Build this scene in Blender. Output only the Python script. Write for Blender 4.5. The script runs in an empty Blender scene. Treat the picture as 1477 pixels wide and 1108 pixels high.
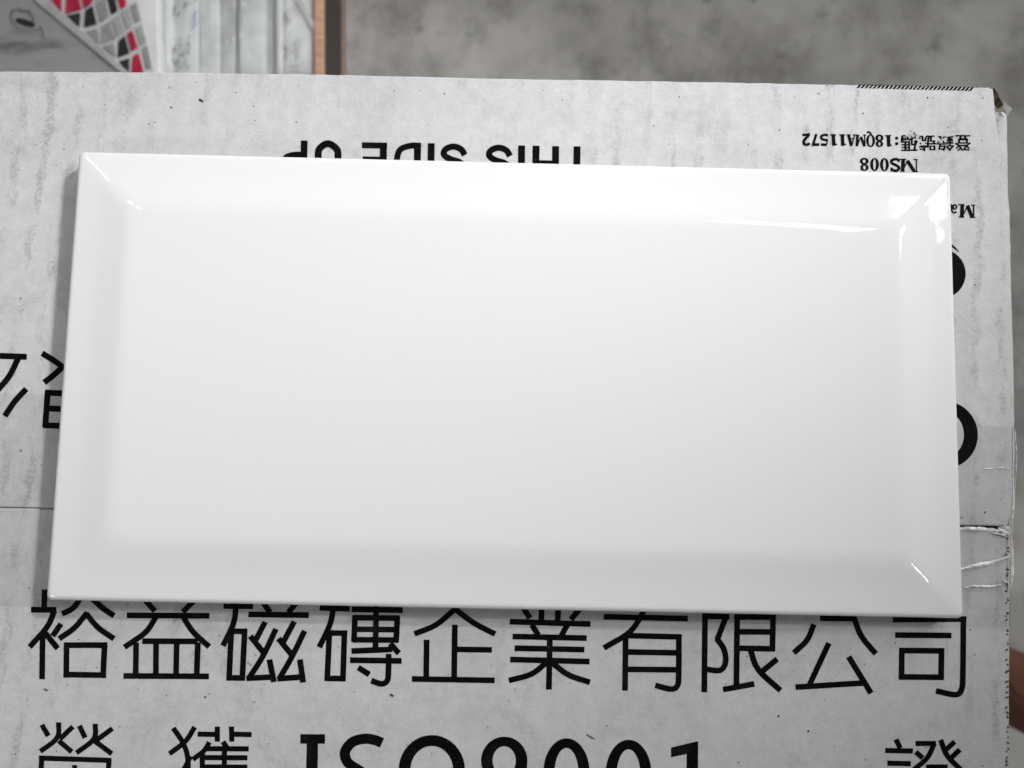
import bpy, bmesh, math, random
from mathutils import Vector, Matrix
random.seed(7)
S = bpy.context.scene
COL = S.collection
MM = 0.001
BOX_H = 0.180            # top of the cardboard box above the floor
EDGE_Z = 0.0058          # arris of the tile above the box

# ------------------------------------------------------------------ camera
F_PX, CX, CY, W_PX = 1180.0, 738.5, 554.0, 1477.0
ROT = Matrix(((0.99970241, -0.02272733, -0.00886373),
              (0.02179894, 0.99537087, -0.09360365),
              (0.01095006, 0.09338257, 0.99557008)))
LOC = Vector((-1.6108 * MM, -18.1167 * MM, 182.9949 * MM + BOX_H + EDGE_Z))
cam = bpy.data.cameras.new('camera')
cam.sensor_fit = 'HORIZONTAL'; cam.sensor_width = 36.0
cam.lens = 36.0 * F_PX / W_PX
cam.clip_start = 0.005; cam.clip_end = 50
cam.dof.use_dof = True
cam.dof.focus_distance = 0.183
cam.dof.aperture_fstop = cam.lens / 2.0
cam_o = bpy.data.objects.new('camera', cam); COL.objects.link(cam_o)
cam_o.matrix_world = Matrix.Translation(LOC) @ ROT.to_4x4()
S.camera = cam_o

# ------------------------------------------------------------------ world and lamps
w = bpy.data.worlds.new('World'); S.world = w; w.use_nodes = True
w.node_tree.nodes['Background'].inputs[0].default_value = (1.0, 0.99, 0.985, 1)
w.node_tree.nodes['Background'].inputs[1].default_value = 0.025
S.view_settings.view_transform = 'Standard'; S.view_settings.look = 'None'
S.view_settings.exposure = 0.0; S.view_settings.gamma = 1.0
TGT = Vector((0, 0, BOX_H))
def lamp(name, offs, sx, sy, watts, aim=(0, 0, 0), spread=180):
    l = bpy.data.lights.new(name, 'AREA'); l.shape = 'RECTANGLE'; l.size = sx; l.size_y = sy
    l.energy = watts; l.spread = math.radians(spread)
    o = bpy.data.objects.new(name, l); COL.objects.link(o)
    o.location = TGT + Vector(offs)
    o.rotation_euler = (TGT + Vector(aim) - o.location).to_track_quat('-Z', 'Y').to_euler()
    return o
lamp('key_lamp', (0.36, 0.34, 0.42), 0.036, 0.036, 0.172, (-0.16, 0.02, 0), 44)  # key; its narrow beam is added to imitate shade at the lower right
lamp('key_lamp', (0.45, 0.22, 0.45), 0.034, 0.034, 0.094, (0.025, 0.075, 0), 36)  # second key, added to lift the right side
lamp('window_lamp', (0.70, 1.75, 0.95), 0.50, 0.8, 8.2)
lamp('window_lamp', (1.28, 1.40, 0.95), 0.50, 0.8, 8.2)
lamp('front_fill', (-1.05, -0.85, 0.75), 0.5, 0.4, 0.34, (-0.27, -0.08, 0), 32)  # added fill from the left front, lightens the lower left
# a tube for the long streak, small lamps added to put glints on the glaze
lamp('tube_lamp', (0.93, 1.01, 2.3), 0.56, 0.16, 7.0)
lamp('glint_lamp', (1.62, 0.69, 2.0), 0.03, 0.13, 0.28)
lamp('glint_lamp', (-1.40, 1.15, 2.0), 0.05, 0.12, 0.25)
lamp('glint_lamp', (-1.18, 0.95, 2.0), 0.04, 0.10, 0.2)
lamp('glint_lamp', (1.60, -0.70, 2.0), 0.06, 0.06, 0.2)

# ------------------------------------------------------------------ helpers
def at(px, py, z):
    """the point at height z (metres) that the photograph shows at pixel px, py"""
    d = ROT @ Vector(((px - CX) / F_PX, -(py - CY) / F_PX, -1.0))
    t = (z - LOC.z) / d.z
    return LOC + d * t
def link(name, me, parent=None, mats=(), label=None, cat=None, group=None, kind=None):
    o = bpy.data.objects.new(name, me); COL.objects.link(o)
    if parent is not None: o.parent = parent; o.matrix_parent_inverse = Matrix.Translation(parent_world(parent)).inverted()
    if me is not None:
        for m in mats: me.materials.append(m)
    if label: o['label'] = label
    if cat: o['category'] = cat
    if group: o['group'] = group
    if kind: o['kind'] = kind
    return o
def parent_world(p):
    v = Vector((0, 0, 0))
    v += p.location
    return v
def empty(name, loc, label, cat, group=None):
    o = bpy.data.objects.new(name, None); COL.objects.link(o)
    o.location = loc; o.empty_display_size = 0.01
    o['label'] = label; o['category'] = cat
    if group: o['group'] = group
    return o
def child(name, me, parent, mats, label=None, kind=None):
    """mesh built in world coordinates, hung under parent without moving it"""
    o = bpy.data.objects.new(name, me); COL.objects.link(o)
    for m in mats: me.materials.append(m)
    off = Vector((0, 0, 0)); p = parent
    while p is not None:
        off += p.location; p = p.parent
    o.parent = parent
    o.location = -off
    if label: o['label'] = label
    if kind: o['kind'] = kind
    return o
def mesh_of(verts, faces, smooth=False):
    me = bpy.data.meshes.new('mesh'); me.from_pydata([tuple(v) for v in verts], [], faces)
    me.validate(); me.update()
    if smooth: me.polygons.foreach_set('use_smooth', [True] * len(me.polygons))
    return me
def prism(top, z_bot_list, bev=0.0, seg=2):
    """solid under a polygon of 3-D points; z_bot_list = height of the underside"""
    n = len(top)
    bot = [Vector((p.x, p.y, z_bot_list)) for p in top]
    v = list(top) + bot
    f = [list(range(n)), list(range(2 * n - 1, n - 1, -1))]
    for i in range(n):
        j = (i + 1) % n
        f.append([i, i + n, j + n, j])
    me = mesh_of(v, f)
    bm = bmesh.new(); bm.from_mesh(me)
    bmesh.ops.recalc_face_normals(bm, faces=bm.faces)
    if bev > 0:
        ed = [e for e in bm.edges if e.is_manifold and e.calc_face_angle(0) > 0.5]
        bmesh.ops.bevel(bm, geom=ed, offset=bev, segments=seg, affect='EDGES', profile=0.5)
        for fc in bm.faces: fc.smooth = len(fc.verts) <= 4 and fc.calc_area() < bev * bev * 40
    bm.to_mesh(me); bm.free()
    return me
def px_poly(pts, z): return [at(x, y, z) for x, y in pts]
def catmull(p, n=6):
    if len(p) < 3: return p
    q = [tuple(2 * a - b for a, b in zip(p[0], p[1]))] + list(p) + [tuple(2 * a - b for a, b in zip(p[-1], p[-2]))]
    out = []
    for i in range(1, len(q) - 2):
        for k in range(n):
            t = k / n
            out.append(tuple(0.5 * (2 * b + (c - a) * t + (2 * a - 5 * b + 4 * c - d) * t * t + (3 * b - a - 3 * c + d) * t ** 3)
                             for a, b, c, d in zip(q[i - 1], q[i], q[i + 1], q[i + 2])))
    out.append(p[-1])
    return out

# ------------------------------------------------------------------ materials
class NT:
    def __init__(self, name):
        self.m = bpy.data.materials.new(name); self.m.use_nodes = True
        self.t = self.m.node_tree; self.b = self.t.nodes['Principled BSDF']
        self.tc = self.n('ShaderNodeTexCoord')
    def n(self, typ, **kw):
        x = self.t.nodes.new(typ)
        for k, v in kw.items(): setattr(x, k, v)
        return x
    def l(self, a, b): self.t.links.new(a, b)
    def mapping(self, scale, rot=(0, 0, 0), loc=(0, 0, 0)):
        m = self.n('ShaderNodeMapping'); m.inputs['Scale'].default_value = scale
        m.inputs['Rotation'].default_value = rot; m.inputs['Location'].default_value = loc
        self.l(self.tc.outputs['Object'], m.inputs['Vector']); return m.outputs[0]
    def noise(self, scale, detail=4, rough=0.6, vec=None, dist=0.0):
        x = self.n('ShaderNodeTexNoise'); x.inputs['Scale'].default_value = scale
        x.inputs['Detail'].default_value = detail; x.inputs['Roughness'].default_value = rough
        x.inputs['Distortion'].default_value = dist
        self.l(vec if vec else self.tc.outputs['Object'], x.inputs['Vector']); return x.outputs[0]
    def ramp(self, fac, a, b, lo=0.0, hi=1.0):
        x = self.n('ShaderNodeMapRange'); x.interpolation_type = 'SMOOTHSTEP'
        x.inputs[1].default_value = a; x.inputs[2].default_value = b; x.inputs[3].default_value = lo; x.inputs[4].default_value = hi
        self.l(fac, x.inputs[0]); return x.outputs[0]
    def math(self, op, a, b=None):
        x = self.n('ShaderNodeMath', operation=op)
        for i, s in enumerate((a, b)):
            if s is None: continue
            if isinstance(s, (int, float)): x.inputs[i].default_value = s
            else: self.l(s, x.inputs[i])
        return x.outputs[0]
    def mix(self, fac, a, b):
        x = self.n('ShaderNodeMix', data_type='RGBA')
        for i, s in ((0, fac), (6, a), (7, b)):
            if isinstance(s, (int, float)): x.inputs[i].default_value = s
            elif isinstance(s, tuple): x.inputs[i].default_value = (*s, 1)
            else: self.l(s, x.inputs[i])
        return x.outputs[2]
    def color(self, c):
        if isinstance(c, tuple): self.b.inputs['Base Color'].default_value = (*c, 1)
        else: self.l(c, self.b.inputs['Base Color'])
    def bump(self, h, dist, strength=1.0):
        x = self.n('ShaderNodeBump'); x.inputs['Strength'].default_value = strength; x.inputs['Distance'].default_value = dist
        self.l(h, x.inputs['Height']); self.l(x.outputs[0], self.b.inputs['Normal'])
    def set(self, **kw):
        for k, v in kw.items(): self.b.inputs[k.replace('_', ' ')].default_value = v

def plain(name, c, rough=0.6, var=0.12, scale=120.0, **kw):
    k = NT(name)
    f = k.ramp(k.noise(scale, 5, 0.65), 0.3, 0.7)
    k.color(k.mix(f, tuple(x * (1 - var) for x in c), tuple(min(1, x * (1 + var)) for x in c)))
    k.set(Roughness=rough, **kw)
    return k.m

def paper_material():
    k = NT('grimy_white_carton_paper')
    base = (0.685, 0.681, 0.695)
    warp = k.noise(28, 3, 0.6)
    sx = k.n('ShaderNodeSeparateXYZ'); k.l(k.tc.outputs['Object'], sx.inputs[0])
    # rubbed dirt that follows the flutes of the corrugated board
    xw = k.math('ADD', k.math('MULTIPLY', sx.outputs[0], 2 * math.pi / 0.0062), k.math('MULTIPLY', warp, 6.0))
    xs = k.math('ADD', xw, k.math('MULTIPLY', sx.outputs[1], 2 * math.pi / 0.0062 * -0.055))
    xs = k.math('ADD', xs, k.math('MULTIPLY', k.noise(380, 4, 0.8), 4.0))
    st = k.ramp(k.math('SINE', xs), 0.15, 1.0)
    broken = k.ramp(k.noise(1.0, 4, 0.7, k.mapping((230, 105, 1))), 0.42, 0.62)
    area = k.ramp(k.noise(19, 3, 0.55, k.mapping((1, 0.55, 1), loc=(0.36, 0.12, 0))), 0.47, 0.66)
    ends = k.math('ADD', k.ramp(sx.outputs[0], -0.088, -0.112, 0, 0.85), k.ramp(sx.outputs[0], 0.097, 0.110, 0, 0.75))
    area = k.math('MAXIMUM', area, ends)
    fine = k.ramp(k.noise(1250, 4, 0.8), 0.38, 0.60)
    streak = k.math('MULTIPLY', k.math('MULTIPLY', st, broken), k.math('MULTIPLY', area, k.math('ADD', k.math('MULTIPLY', fine, 0.9), 0.10)))
    # cloudy grey stains and rubbed patches
    stain = k.math('MULTIPLY', k.ramp(k.noise(44, 6, 0.75, dist=0.7), 0.46, 0.70), k.math('ADD', k.math('MULTIPLY', k.ramp(k.noise(760, 4, 0.85), 0.38, 0.62), 0.7), 0.3))
    cloud = k.ramp(k.noise(17, 4, 0.65), 0.35, 0.7)
    mottle = k.ramp(k.noise(300, 5, 0.75), 0.33, 0.67)
    # tiny dark flecks and fibres
    vo = k.n('ShaderNodeTexVoronoi'); vo.inputs['Scale'].default_value = 330; k.l(k.tc.outputs['Object'], vo.inputs['Vector'])
    fl = k.math('MULTIPLY', k.ramp(vo.outputs['Distance'], 0.05, 0.13, 1, 0), k.ramp(k.noise(90, 2, 0.5), 0.52, 0.66))
    fib = k.ramp(k.noise(1.0, 3, 0.7, k.mapping((1500, 420, 1), rot=(0, 0, 0.7)), dist=1.5), 0.68, 0.76)
    c = k.mix(k.math('MULTIPLY', cloud, 0.20), base, (0.44, 0.44, 0.455))
    c = k.mix(k.math('MULTIPLY', mottle, 0.30), c, (0.43, 0.43, 0.44))
    grain = k.ramp(k.noise(2300, 2, 0.75), 0.28, 0.72)
    c = k.mix(k.math('MULTIPLY', grain, 0.30), c, (0.38, 0.38, 0.39))
    c = k.mix(k.math('MULTIPLY', stain, 0.36), c, (0.24, 0.235, 0.235))
    c = k.mix(k.math('MULTIPLY', streak, 0.66), c, (0.20, 0.20, 0.205))
    c = k.mix(k.math('MULTIPLY', fib, 0.22), c, (0.2, 0.2, 0.2))
    c = k.mix(k.math('MULTIPLY', fl, 0.7), c, (0.11, 0.105, 0.10))
    k.color(c); k.set(Roughness=0.62)
    k.b.inputs['Specular IOR Level'].default_value = 0.3
    h = k.math('ADD', k.math('MULTIPLY', k.noise(700, 4, 0.7), 0.5), k.math('MULTIPLY', k.math('SINE', xs), 0.20))
    k.bump(h, 0.0002, 0.55)
    return k.m

def tile_material():
    k = NT('white_ceramic_glaze')
    k.color((0.868, 0.876, 0.874)); k.set(Roughness=0.07, IOR=1.52)
    k.bump(k.math('ADD', k.noise(60, 2, 0.5), k.math('MULTIPLY', k.noise(420, 2, 0.5), 0.12)), 0.00022, 0.35)
    ro = k.ramp(k.noise(30, 4, 0.6), 0.35, 0.7, 0.02, 0.045); k.l(ro, k.b.inputs['Roughness'])
    vo = k.n('ShaderNodeTexVoronoi'); vo.inputs['Scale'].default_value = 75; k.l(k.tc.outputs['Object'], vo.inputs['Vector'])
    pin = k.math('MULTIPLY', k.ramp(vo.outputs['Distance'], 0.010, 0.024, 1, 0), k.ramp(k.noise(45, 1, 0.5), 0.55, 0.6))
    k.color(k.mix(k.math('MULTIPLY', pin, 0.5), (0.868, 0.876, 0.874), (0.35, 0.33, 0.30)))
    return k.m

def thin_film(k, bp):
    lw = k.n('ShaderNodeLayerWeight'); lw.inputs[0].default_value = 0.5
    k.l(bp.outputs[0], lw.inputs['Normal'])
    return k.math('ADD', k.math('MULTIPLY', k.math('POWER', lw.outputs['Facing'], 5.0), 0.9), 0.045)
def tape_material():
    k = NT('clear_packing_tape')
    t = k.t; t.nodes.remove(k.b)
    tr = k.n('ShaderNodeBsdfTransparent'); tr.inputs[0].default_value = (0.968, 0.966, 0.964, 1)
    gl = k.n('ShaderNodeBsdfGlossy'); gl.inputs['Roughness'].default_value = 0.13
    bp = k.n('ShaderNodeBump'); bp.inputs['Distance'].default_value = 0.0003; bp.inputs['Strength'].default_value = 0.5
    k.l(k.noise(95, 4, 0.6, k.mapping((1, 2.6, 1))), bp.inputs['Height'])
    k.l(bp.outputs[0], gl.inputs['Normal']); fr = thin_film(k, bp)
    mx = k.n('ShaderNodeMixShader'); k.l(fr, mx.inputs[0]); k.l(tr.outputs[0], mx.inputs[1]); k.l(gl.outputs[0], mx.inputs[2])
    out = [n for n in t.nodes if n.type == 'OUTPUT_MATERIAL'][0]
    k.l(mx.outputs[0], out.inputs['Surface'])
    return k.m
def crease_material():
    k = NT('tape_fold_and_glint')
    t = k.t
    k.color((0.93, 0.93, 0.94)); k.set(Roughness=0.10, IOR=1.5)  # near-white body puts the glare on the folds into the colour
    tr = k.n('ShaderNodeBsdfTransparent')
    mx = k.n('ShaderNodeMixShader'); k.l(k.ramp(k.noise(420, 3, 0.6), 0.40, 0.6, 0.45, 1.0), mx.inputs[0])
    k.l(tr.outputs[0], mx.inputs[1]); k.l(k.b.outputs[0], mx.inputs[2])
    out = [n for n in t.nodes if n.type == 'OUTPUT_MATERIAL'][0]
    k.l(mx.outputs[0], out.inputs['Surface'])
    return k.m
def concrete_material():
    k = NT('worn_concrete')
    a = k.ramp(k.noise(11, 7, 0.66, dist=0.15), 0.39, 0.61)
    b = k.ramp(k.noise(30, 6, 0.7, k.mapping((1, 0.7, 1), rot=(0, 0, 0.5)), dist=0.2), 0.40, 0.64)
    d = k.ramp(k.noise(52, 4, 0.6, k.mapping((1, 1, 1), loc=(3, 1, 0))), 0.60, 0.74)
    c = k.mix(a, (0.29, 0.28, 0.26), (0.62, 0.61, 0.57))
    c = k.mix(k.math('MULTIPLY', b, 0.6), c, (0.56, 0.55, 0.53))
    c = k.mix(k.math('MULTIPLY', d, 0.6), c, (0.15, 0.146, 0.138))
    # paler floor to the right of the box
    sx = k.n('ShaderNodeSeparateXYZ'); k.l(k.tc.outputs['Object'], sx.inputs[0])
    dx = k.ramp(k.math('ADD', sx.outputs[0], k.math('MULTIPLY', a, 0.03)), 0.19, 0.22)
    dy = k.ramp(k.math('ADD', sx.outputs[1], k.math('MULTIPLY', b, 0.03)), 0.03, -0.05)
    pale_area = k.math('MULTIPLY', k.math('MULTIPLY', dx, dy), 0.85)
    c = k.mix(pale_area, c, (0.62, 0.61, 0.58))
    oc = k.math('MULTIPLY', k.math('MULTIPLY', k.math('MULTIPLY', dx, dy), k.ramp(k.noise(38, 2, 0.5, k.mapping((1, 1, 1), loc=(0.4, 0.2, 0))), 0.5, 0.62)), 0.45)
    c = k.mix(oc, c, (0.33, 0.25, 0.13))
    k.color(c); k.set(Roughness=0.75)
    k.bump(k.noise(160, 5, 0.7), 0.0006, 0.5)
    return k.m
def kraft_material(name, c):
    k = NT(name)
    f = k.ramp(k.noise(1.0, 4, 0.65, k.mapping((90, 600, 600))), 0.3, 0.7)
    k.color(k.mix(f, tuple(x * 0.8 for x in c), tuple(x * 1.15 for x in c))); k.set(Roughness=0.8)
    k.bump(k.noise(500, 4, 0.6), 0.0003, 0.5)
    return k.m

PAPER = paper_material(); GLAZE = tile_material(); TAPE = tape_material(); CREASE = crease_material()
BISQUE = plain('unglazed_clay', (0.62, 0.56, 0.48), 0.85)
KRAFT = kraft_material('kraft_board', (0.12, 0.078, 0.048))
PEACH = kraft_material('raw_board_edge', (0.62, 0.37, 0.25))
TAN = kraft_material('tan_board', (0.30, 0.235, 0.18))
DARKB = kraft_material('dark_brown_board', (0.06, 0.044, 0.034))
CONC = concrete_material()
def ink_material():
    k = NT('black_print_ink')
    wear = k.math('ADD', k.ramp(k.noise(1900, 3, 0.7), 0.64, 0.72), k.math('MULTIPLY', k.ramp(k.noise(130, 4, 0.7), 0.5, 0.75), 0.10))
    k.color(k.mix(k.math('MULTIPLY', wear, 0.35), (0.004, 0.004, 0.0045), (0.2, 0.2, 0.2))); k.set(Roughness=0.6)
    k.b.inputs['Specular IOR Level'].default_value = 0.03
    return k.m
INK = ink_material()
GREYINK = plain('faded_grey_ink', (0.22, 0.22, 0.23), 0.7)
BLUEINK = plain('faded_blue_ink', (0.25, 0.33, 0.55), 0.7)

# ------------------------------------------------------------------ the ground
fl = mesh_of([(-6, -6, 0), (6, -6, 0), (6, 6, 0), (-6, 6, 0)], [[0, 1, 2, 3]])
link('floor', fl, None, [CONC], kind='structure')

# ------------------------------------------------------------------ ink: strokes measured on the print, laid on the flaps
INK_Z = BOX_H + 0.00004
def ribbon(pts, wd, n=6):
    """outline of a constant-width stroke, in measured units"""
    p = catmull(pts, n) if len(pts) > 2 else list(pts)
    L, R = [], []
    for i, (x, y) in enumerate(p):
        a = p[max(0, i - 1)]; b = p[min(len(p) - 1, i + 1)]
        tx, ty = b[0] - a[0], b[1] - a[1]; q = math.hypot(tx, ty) or 1
        nx, ny = -ty / q * wd / 2, tx / q * wd / 2
        L.append((x + nx, y + ny)); R.append((x - nx, y - ny))
    return L, R
class Print:
    """collects strokes of one character; o = origin in the photograph, s = measuring scale"""
    def __init__(self, ox, oy, s, z=INK_Z):
        self.ox, self.oy, self.s, self.z = ox, oy, s, z; self.v = []; self.f = []; self.k = 0
    def P(self, x, y):
        return at(self.ox + x / self.s, self.oy + y / self.s, self.z + self.k * 0.000002)
    def stroke(self, wd, *pts, n=6):
        if 10 < self.s < 11.2: wd = wd * 1.18 + 4
        L, R = ribbon(pts, wd, n); b = len(self.v)
        for a, c in zip(L, R): self.v += [self.P(*a), self.P(*c)]
        for i in range(len(L) - 1): self.f.append([b + 2 * i, b + 2 * i + 1, b + 2 * i + 3, b + 2 * i + 2])
        self.k += 1; return self
    def line(self, wd, *pts):
        for a, b in zip(pts, pts[1:]): self.stroke(wd, a, b)
        return self
    def poly(self, *pts):
        b = len(self.v); self.v += [self.P(*p) for p in pts]; self.f.append(list(range(b, b + len(pts)))); self.k += 1; return self
    def ring(self, c, ro, ci, ri, n=40):
        if 10 < self.s < 11.2: ro = (ro[0] + 3, ro[1] + 2); ri = (max(8, ri[0] - 7), ri[1] - 4)
        b = len(self.v)
        for i in range(n):
            t = 2 * math.pi * i / n; cs, sn = math.cos(t), math.sin(t)
            self.v += [self.P(c[0] + ro[0] * cs, c[1] + ro[1] * sn), self.P(ci[0] + ri[0] * cs, ci[1] + ri[1] * sn)]
        for i in range(n):
            j = (i + 1) % n; self.f.append([b + 2 * i, b + 2 * j, b + 2 * j + 1, b + 2 * i + 1])
        self.k += 1; return self
    def disc(self, c, r, n=32):
        return self.poly(*[(c[0] + r[0] * math.cos(2 * math.pi * i / n), c[1] + r[1] * math.sin(2 * math.pi * i / n)) for i in range(n)])
    def make(self, parent, name='printed_character', mat=None, label=None):
        me = mesh_of(self.v, self.f)
        bm = bmesh.new(); bm.from_mesh(me)
        for f in bm.faces:
            f.normal_update()
            if f.normal.z < 0: f.normal_flip()
        bm.to_mesh(me); bm.free()
        return child(name, me, parent, [mat or INK], label)

# ------------------------------------------------------------------ cardboard box
box = empty('cardboard_box', (0, 0, 0), 'large grimy white cardboard box lettered in black, taped shut, under the white tile', 'box')
jit = lambda a: random.uniform(-a, a)
def along(pts, step, amp):
    """resample a pixel polyline and make it a little uneven"""
    out = []
    for (x0, y0), (x1, y1) in zip(pts, pts[1:]):
        n = max(1, int(math.hypot(x1 - x0, y1 - y0) / step))
        for i in range(n):
            t = i / n; out.append((x0 + (x1 - x0) * t + (jit(amp) if i else 0), y0 + (y1 - y0) * t + (jit(amp) if i else 0)))
    out.append(pts[-1]); return out
BACK = [(-273, 95), (0, 102.5), (250, 104), (500, 107.5), (700, 112.5), (1000, 117.5), (1240, 122), (1380, 124.5), (1425, 125.5)]
RIGHT_U = [(1433, 128), (1437, 170), (1443, 220), (1447, 270), (1450, 320), (1455, 480), (1459, 620), (1459, 700), (1457, 757)]
SEAM_U = [(1457, 759), (1383, 758.5), (1100, 752), (700, 744), (300, 736.5), (75, 733), (0, 732), (-273, 727)]
SEAM_L = [(-273, 727.8), (0, 732.9), (75, 733.9), (300, 737.6), (700, 747), (1100, 755), (1383, 762), (1452, 764)]
RIGHT_L = [(1455, 768), (1455, 850), (1455, 905), (1456, 960), (1455, 1040), (1454, 1108), (1452, 1250), (1451, 1395)]
FRONT = [(1451, 1398), (700, 1385), (-273, 1370)]
def flap(name, outline, label, bev=0.0004):
    me = prism(px_poly(outline, BOX_H), BOX_H - 0.003, bev, 2)
    return child(name, me, box, [PAPER], label)
upper = flap('top_flap', along(BACK, 16, 0.35) + along(RIGHT_U, 14, 0.5) + along(SEAM_U, 60, 0.3),
             'far flap with upside-down black print and streaked grey dirt')
lower = flap('top_flap', along(SEAM_L, 60, 0.3) + along(RIGHT_L, 7, 0.9) + along(FRONT, 60, 0.3),
             'near flap with large upright black characters')
# side panels: back, left, front (flat) and the bulging right one
def panel(a, b, t_in, z1=BOX_H - 0.0032, label=None):
    a = Vector(a); b = Vector(b); d = (b - a).normalized(); n = Vector((-d.y, d.x, 0)) * t_in
    pts = [Vector((p.x, p.y, z1)) for p in (a, b, b + n, a + n)]
    return child('side_panel', prism(pts, 0.0, 0.0004, 1), box, [PAPER], label)
cBL = at(-273, 96, BOX_H); cBR = at(1428, 126, BOX_H); cFR = at(1450, 1397, BOX_H); cFL = at(-273, 1370, BOX_H)
e = 0.0012
panel((cBL.x + e, cBL.y - e, 0), (cBR.x - 0.004, cBR.y - e, 0), -0.003)
panel((cBL.x + e, cBL.y - 0.0045, 0), (cFL.x + e, cFL.y + 0.0045, 0), 0.003)
panel((cFL.x + e, cFL.y + e, 0), (cFR.x - 0.004, cFR.y + e, 0), 0.003)
# right panel, top rim rolled over and pushed outwards
OUT = [(1444, 152), (1454, 149), (1455.5, 175), (1456.5, 230), (1458, 320), (1460, 400), (1462, 480), (1464, 560), (1465, 640), (1464, 710), (1461, 770), (1458.5, 830), (1457.5, 900), (1457, 1000), (1456, 1108), (1454, 1250), (1452, 1390)]
OUT = along(OUT, 13, 0.45)[2:]
rows = []
for i, (x, y) in enumerate(OUT):
    o = at(x, y, BOX_H - 0.0038)
    top = BOX_H - 0.0032 if y > 300 else BOX_H - 0.0036
    w_ = 0.0042
    k = 0.0006 * math.sin(i * 1.7) * (1 if y < 420 else 0.25)
    rows.append([Vector((o.x - w_, o.y, 0.001)), Vector((o.x - w_, o.y, top - 0.0006)), Vector((o.x - w_ * 0.8, o.y, top + k * 0.3)), Vector((o.x - w_ * 0.45, o.y, top + k - 0.0001)),
                 Vector((o.x - 0.0007, o.y, top - 0.0003)), Vector((o.x - 0.0001, o.y, top - 0.0009)), Vector((o.x, o.y, top - 0.002)), Vector((o.x - 0.0010, o.y, top - 0.03)), Vector((o.x - 0.0020, o.y, top - 0.09)), Vector((o.x - 0.0024, o.y, 0.0))])
nn = len(rows[0]); v = [p for r in rows for p in r]; f = []
for i in range(len(rows) - 1):
    for j in range(nn):
        k2 = (j + 1) % nn
        f.append([i * nn + j, i * nn + k2, (i + 1) * nn + k2, (i + 1) * nn + j])
f.append(list(range(nn))[::-1]); f.append([(len(rows) - 1) * nn + j for j in range(nn)])
me = mesh_of(v, f, True)
bm = bmesh.new(); bm.from_mesh(me); bmesh.ops.recalc_face_normals(bm, faces=bm.faces); bm.to_mesh(me); bm.free()
child('side_panel', me, box, [PAPER], 'bulging right side panel with a crumpled upper corner')
# torn corner: brown fluted board showing in the gap
tv = []; tf = []
cz = BOX_H - 0.0034
for i in range(9):
    t = i / 8
    x = 1434 + 11.5 * t ** 0.8 + jit(0.6); y = 127 + 23 * t + jit(0.8)
    tv += [at(x, y, cz - 0.0005 + jit(0.0004)), at(x - 9, y + 6, cz - 0.0015)]
for i in range(8): tf.append([2 * i, 2 * i + 1, 2 * i + 3, 2 * i + 2])
bm = bmesh.new(); bm.from_mesh(mesh_of(tv, tf)); bmesh.ops.solidify(bm, geom=bm.faces[:], thickness=0.0008)
me = bpy.data.meshes.new('mesh'); bm.to_mesh(me); bm.free()
child('torn_corner', me, box, [KRAFT], 'brown torn corrugated corner')
# inner flaps under the top ones, seen only through the seam and the corner
child('inner_flap', prism(px_poly([(1190, 150), (1425, 150), (1440, 1380), (1190, 1380)], BOX_H - 0.0040), BOX_H - 0.0068), box, [KRAFT])
child('inner_flap', prism(px_poly([(-255, 150), (-20, 150), (-20, 1350), (-255, 1350)], BOX_H - 0.0040), BOX_H - 0.0068), box, [KRAFT])

# ---- clear tape over the seam
TZ = BOX_H + 0.00028
TT = [(-273, 558), (0, 567), (85, 569.5), (700, 590), (1383, 611), (1455, 615)]
TB = [(-273, 868), (0, 874), (300, 881), (581, 893), (980, 908), (1119, 910), (1455, 905)]
def interp(pl, x):
    for (x0, y0), (x1, y1) in zip(pl, pl[1:]):
        if x <= x1: return y0 + (y1 - y0) * (x - x0) / (x1 - x0)
    return pl[-1][1]
tv = []; tf = []; NX, NY = 120, 14
for i in range(NX + 1):
    x = -273 + (1455 + 273) * i / NX
    for j in range(NY + 1):
        y = interp(TT, x) + (interp(TB, x) - interp(TT, x)) * j / NY
        tv.append(at(x, y, TZ))
rt = [at(1455, interp(TT, 1455) + (905 - 615) * j / NY, TZ) for j in range(NY + 1)]
base = NX * (NY + 1)
for (ox, z) in ((1462.5, TZ - 0.0004), (1467.5, TZ - 0.0022), (1469, TZ - 0.0060), (1468, TZ - 0.02), (1467.5, TZ - 0.05)):
    for j in range(NY + 1):
        y = 615 + (905 - 615) * j / NY
        b_ = ox - (5.0 * j / NY if ox > 1460 else 0)
        p = at(b_, y, BOX_H); tv.append(Vector((p.x + jit(0.00012), p.y, z)))
for i in range(NX + 5):
    for j in range(NY):
        a = i * (NY + 1) + j; tf.append([a, a + 1, a + NY + 2, a + NY + 1])
me = mesh_of(tv, tf, True)
bm = bmesh.new(); bm.from_mesh(me)
bmesh.ops.recalc_face_normals(bm, faces=bm.faces)
if sum(fc.normal.z for fc in bm.faces) < 0: bmesh.ops.reverse_faces(bm, faces=bm.faces)
bm.to_mesh(me); bm.free()
tape = child('packing_tape', me, box, [TAPE])
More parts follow.
